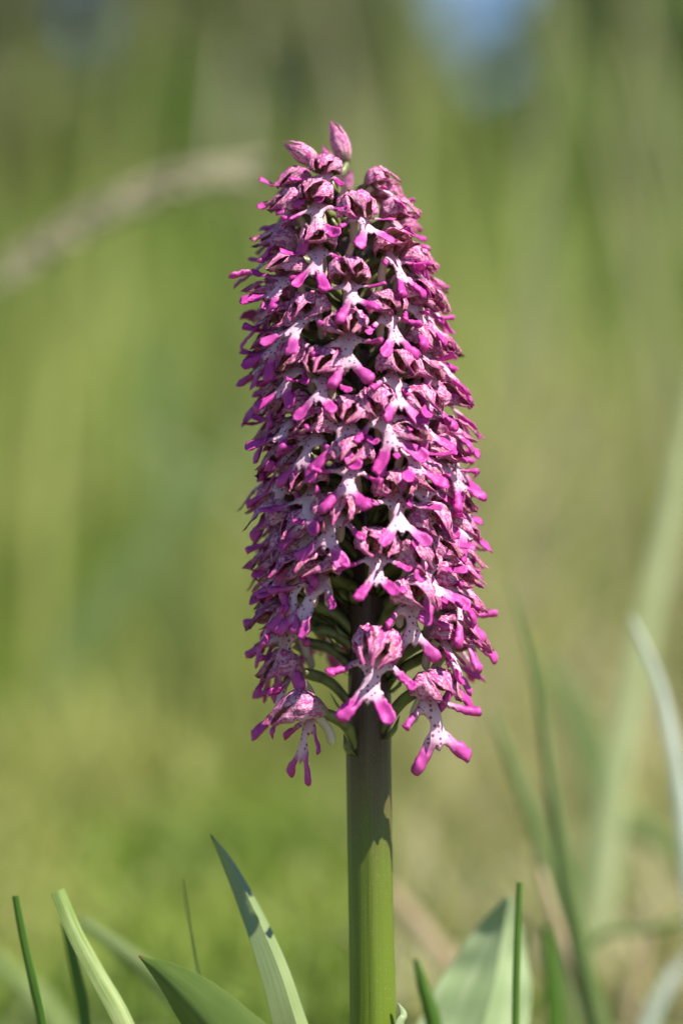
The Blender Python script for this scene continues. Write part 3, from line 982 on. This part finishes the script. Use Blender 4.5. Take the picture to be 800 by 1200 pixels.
# the upright glaucous leaf with the flowers' shadows across it
lf = orchid_leaf([(432, 1420), (395, 1330), (352, 1215), (328, 1140), (299, 1070), (271, 1015), (247, 978)], [-0.004, -0.009, -0.010, -0.006, 0.0, 0.004, 0.005],
            [20, 25, 22, 18.5, 13.5, 8, 0.8], M['leaf_glauc'], fold=0.75, yaw=-28, curl=0.0, across=9, thick=0.0003)
lf['label'] = 'upright folded bluish green leaf with shadow bars'
lf = orchid_leaf([(437, 1425), (370, 1330), (285, 1250), (222, 1180), (190, 1145), (163, 1120)], [-0.008, -0.03, -0.04, -0.035, -0.03, -0.026],
            [20, 50, 48, 34, 18, 1.0], M['leaf_broad'], fold=0.25, yaw=24, curl=0.25, across=9, thick=0.0003)
lf['label'] = 'broad dark green leaf with a brown pointed tip'
lf = orchid_leaf([(440, 1425), (490, 1340), (548, 1250), (574, 1170), (584, 1120), (590, 1085), (596, 1052)], [0.01, 0.035, 0.055, 0.062, 0.065, 0.065, 0.063],
            [20, 52, 74, 64, 44, 26, 3], M['leaf_pale'], fold=0.75, yaw=-8, curl=-0.2, across=11, thick=0.0004, ripple=0.05)
lf['label'] = 'wide pale green leaf behind the thin blade'
# sheath tip clasping the stem at the foot of the picture
orchid_leaf([(452, 1420), (462, 1300), (468, 1210), (474, 1190), (466, 1176)], [-0.008, -0.008, -0.007, -0.006, -0.006], [16, 14, 7, 5, 1], M['leaf_pale'], fold=0.4, yaw=-40, across=7, thick=0.0003)['label'] = 'pale curled sheath tip against the stem'

def blade(name, pxs, dy, wpx, mat, label, cat='grass', lean=0.0, **kw):
    """pxs from the tip down; the blade goes on in the same direction to the ground"""
    dys = dy if isinstance(dy, (list, tuple)) else [dy] * len(pxs)
    pts = [pix(x, y, d) for (x, y), d in zip(pxs, dys)][::-1]
    ws = [w * K * (D + d) / D * 0.5 for w, d in zip(wpx, dys)][::-1]
    dirn = (pts[0] - pts[1]).normalized()
    dirn = (dirn * 0.85 + Vector((0, 0, -1)) * 0.15).normalized()
    z = pts[0].z - gz(pts[0].x, pts[0].y)
    if z > 0.01:
        foot = pts[0] + dirn * (z / -dirn.z)
        foot.z = gz(foot.x, foot.y) - 0.004
        pts = [foot, pts[0].lerp(foot, 0.5)] + pts
        ws = [ws[0] * 0.8, ws[0]] + ws
    org = pts[0].copy()
    o = ribbon(name, pts, ws, mat, None, origin=org, **kw)
    tag(o, label, cat)
    return o

blade('grass_shoot', [(17, 1050), (26, 1100), (38, 1155), (48, 1200)], 0.004, [10, 12, 13, 14], M['green'], 'narrow dark green grass blade with a blunt cut top', yaw=35, fold=0.4)
blade('grass_shoot', [(68, 1044), (88, 1092), (116, 1145), (146, 1200)], 0.0, [17, 19, 21, 23], M['lime'], 'wide light green grass blade with a cut top and shiny ribs', yaw=-20, fold=0.25)
blade('grass_shoot', [(74, 1080), (84, 1120), (94, 1165), (99, 1200)], 0.035, [6, 13, 15, 15], M['green'], 'dark grass blade half hidden behind the wide light blade', yaw=20, fold=0.3)
blade('grass_shoot', [(92, 1078), (140, 1112), (186, 1150), (232, 1200)], 0.12, [10, 19, 22, 24], M['dull'], 'blurred grass blade slanting behind the broad leaf', yaw=0, fold=0.2)
blade('grass_shoot', [(214, 1030), (221, 1075), (229, 1120), (238, 1165), (250, 1200)], 0.022, [1.6, 2.2, 2.4, 2.6, 2.8], M['dull'], 'hair-thin pale grass stalk above the broad leaf', yaw=0, across=5, thick=0.0002)
blade('grass_shoot', [(608, 1034), (606, 1080), (604, 1140), (603, 1200)], 0.02, [7, 8, 9, 9], M['green'], 'thin upright green blade in front of the pale leaf', yaw=25, fold=0.4)
blade('grass_shoot', [(487, 1124), (495, 1155), (503, 1182), (508, 1205)], 0.05, [6, 14, 18, 20], M['green'], 'short green blade tip between the stem and the pale leaf', yaw=10, fold=0.3)
blade('dry_grass_shoot', [(452, 1040), (490, 1085), (525, 1130), (560, 1170)], 0.28, [16, 24, 26, 26], M['straw'], 'blurred straw-coloured dry blade behind the stem', yaw=0, fold=0.2)
blade('dry_grass_stalk', [(632, 1020), (652, 1085), (672, 1140), (690, 1200)], 0.17, [12, 14, 14, 14], M['straw'], 'tan dry stem crossing the tall green blade', yaw=0, fold=0.3)
blade('dry_grass_stalk', [(716, 1070), (712, 1120), (708, 1165), (706, 1210)], 0.45, [14, 18, 18, 18], M['russet'], 'russet dry stem at the foot of the long pale blade', yaw=0, fold=0.3)
blade('grass_shoot', [(596, 680), (628, 800), (646, 920), (658, 1000), (676, 1100), (700, 1205)], 0.15, [3, 10, 15, 21, 26, 30], M['dull'], 'tall tapering green blade beside the tan dry stem', yaw=15, fold=0.3)
blade('grass_shoot', [(575, 830), (604, 905), (628, 970), (648, 1040), (660, 1120)], 0.19, [6, 15, 18, 18, 16], M['dull'], 'slanting light green blade ending beside the lowest flowers', yaw=0, fold=0.2)
blade('grass_shoot', [(738, 722), (768, 790), (785, 860), (798, 940), (808, 1030)], 0.16, [4, 12, 16, 18, 18], M['silver'], 'silvery white arching grass blade', yaw=0, fold=0.2)
blade('grass_shoot', [(822, 420), (798, 540), (774, 660), (748, 780), (727, 880), (712, 990), (700, 1110)], 0.38, [12, 20, 26, 29, 31, 32, 32], M['pale'], 'very long pale green blade leaning to the top', yaw=0, fold=0.15)
blade('grass_shoot', [(630, 770), (665, 820), (690, 880), (706, 950), (712, 1030)], 0.50, [14, 34, 40, 40, 36], M['dull'], 'soft broad blade arching into the long pale blade', yaw=0, fold=0.15)
blade('grass_shoot', [(812, 1030), (775, 985), (735, 965), (700, 985), (680, 1060)], 0.42, [10, 28, 34, 34, 30], M['dull'], 'drooping soft green blade bent over to the side', yaw=0, fold=0.15)
blade('grass_shoot', [(641, 1085), (645, 1130), (648, 1170), (650, 1210)], 0.13, [10, 18, 20, 20], M['green'], 'short green blade beside the edge of the pale leaf', yaw=0, fold=0.3)
blade('grass_shoot', [(820, 1075), (760, 1088), (715, 1092), (690, 1110)], 0.22, [5, 9, 9, 9], M['green'], 'thin dark blade lying almost flat across the dry stems', yaw=0, fold=0.3)

blade('grass_shoot', [(285, 505), (235, 575), (180, 640), (125, 705)], 1.15, [16, 36, 42, 40], M['dull'], 'very soft pale shoot slanting in the open meadow away from the other shoots', yaw=0, fold=0.15)
blade('grass_shoot', [(186, 390), (190, 480), (196, 580), (204, 760)], 1.3, [16, 34, 40, 40], M['dull'], 'soft upright shoot in the open meadow below the arching grass head', yaw=0, fold=0.15)
blade('dry_grass_stalk', [(762, 1075), (752, 1120), (742, 1165), (735, 1205)], 0.30, [8, 13, 14, 14], M['straw'], 'short straw-coloured stalk beside the russet stem', yaw=0, fold=0.3)
blade('dry_grass_shoot', [(806, 1120), (784, 1150), (768, 1180), (758, 1210)], 0.24, [6, 16, 18, 18], M['silver'], 'bleached short dry shoot under the thin dark flat blade', yaw=0, fold=0.3)
blade('grass_shoot', [(690, 1010), (716, 1070), (738, 1130), (756, 1200)], 0.55, [10, 22, 26, 26], M['lime'], 'soft light green shoot crossing behind the russet stem', yaw=0, fold=0.2)
blade('grass_shoot', [(-8, 1120), (22, 1150), (50, 1180), (70, 1210)], 0.25, [14, 26, 30, 30], M['lime'], 'blurred yellow green shoot behind the narrow dark blade', yaw=0, fold=0.2)

# arching grass head, far out of focus: stalk with its row of husks
def grass_head():
    dy = 0.5
    px = [(-150, 700), (-90, 470), (-20, 350), (60, 285), (140, 240), (215, 212), (300, 200)]
    pts = [pix(x, y, dy) for x, y in px]
    foot = Vector((pts[0].x - 0.03, dy, gz(pts[0].x, dy) - 0.004))
    pts = [foot, foot.lerp(pts[0], 0.5) + Vector((-0.01, 0, 0))] + pts
    root = bpy.data.objects.new('arching_grass_shoot', None)
    col.objects.link(root)
    root.location = foot
    c = catmull([p - foot for p in pts], 10)
    v, f = tube(c, np.linspace(0.0014, 0.0006, len(c)), 7)
    mesh_obj('stalk', v, f, M['pale'], root)
    start = int(len(c) * 0.52)
    k = 0
    r = random.Random(3)
    sm = None
    for i in range(start, len(c) - 1):
        for side in ((-1, 1)[i % 2],):
            p = c[i]
            t = (c[i + 1] - c[i - 1]).normalized()
            s = t.cross(Vector((0, 1, 0))).normalized()
            d = (t * 0.86 + s * side * 0.42 + Vector((0, r.uniform(-.3, .3), 0))).normalized()
            if sm is None:
                pp = [Vector((0, q, 0)) for q in np.linspace(0, 0.017, 7)]
                vv, ff = tube(pp, [0.0005, 0.0017, 0.0023, 0.0023, 0.0018, 0.001, 0.0003], 7)
                sm = bpy.data.meshes.new('husk')
                sm.from_pydata([tuple(q) for q in vv], [], ff)
                sm.polygons.foreach_set('use_smooth', [True] * len(ff))
                sm.materials.append(M['seed'])
            o = link('husk', sm, root)
            o.location = p
            o.rotation_euler = d.to_track_quat('Y', 'Z').to_euler()
    tag(root, 'blurred pale arching grass head reaching towards the spike', 'grass')
grass_head()
print('objects', len(bpy.data.objects))
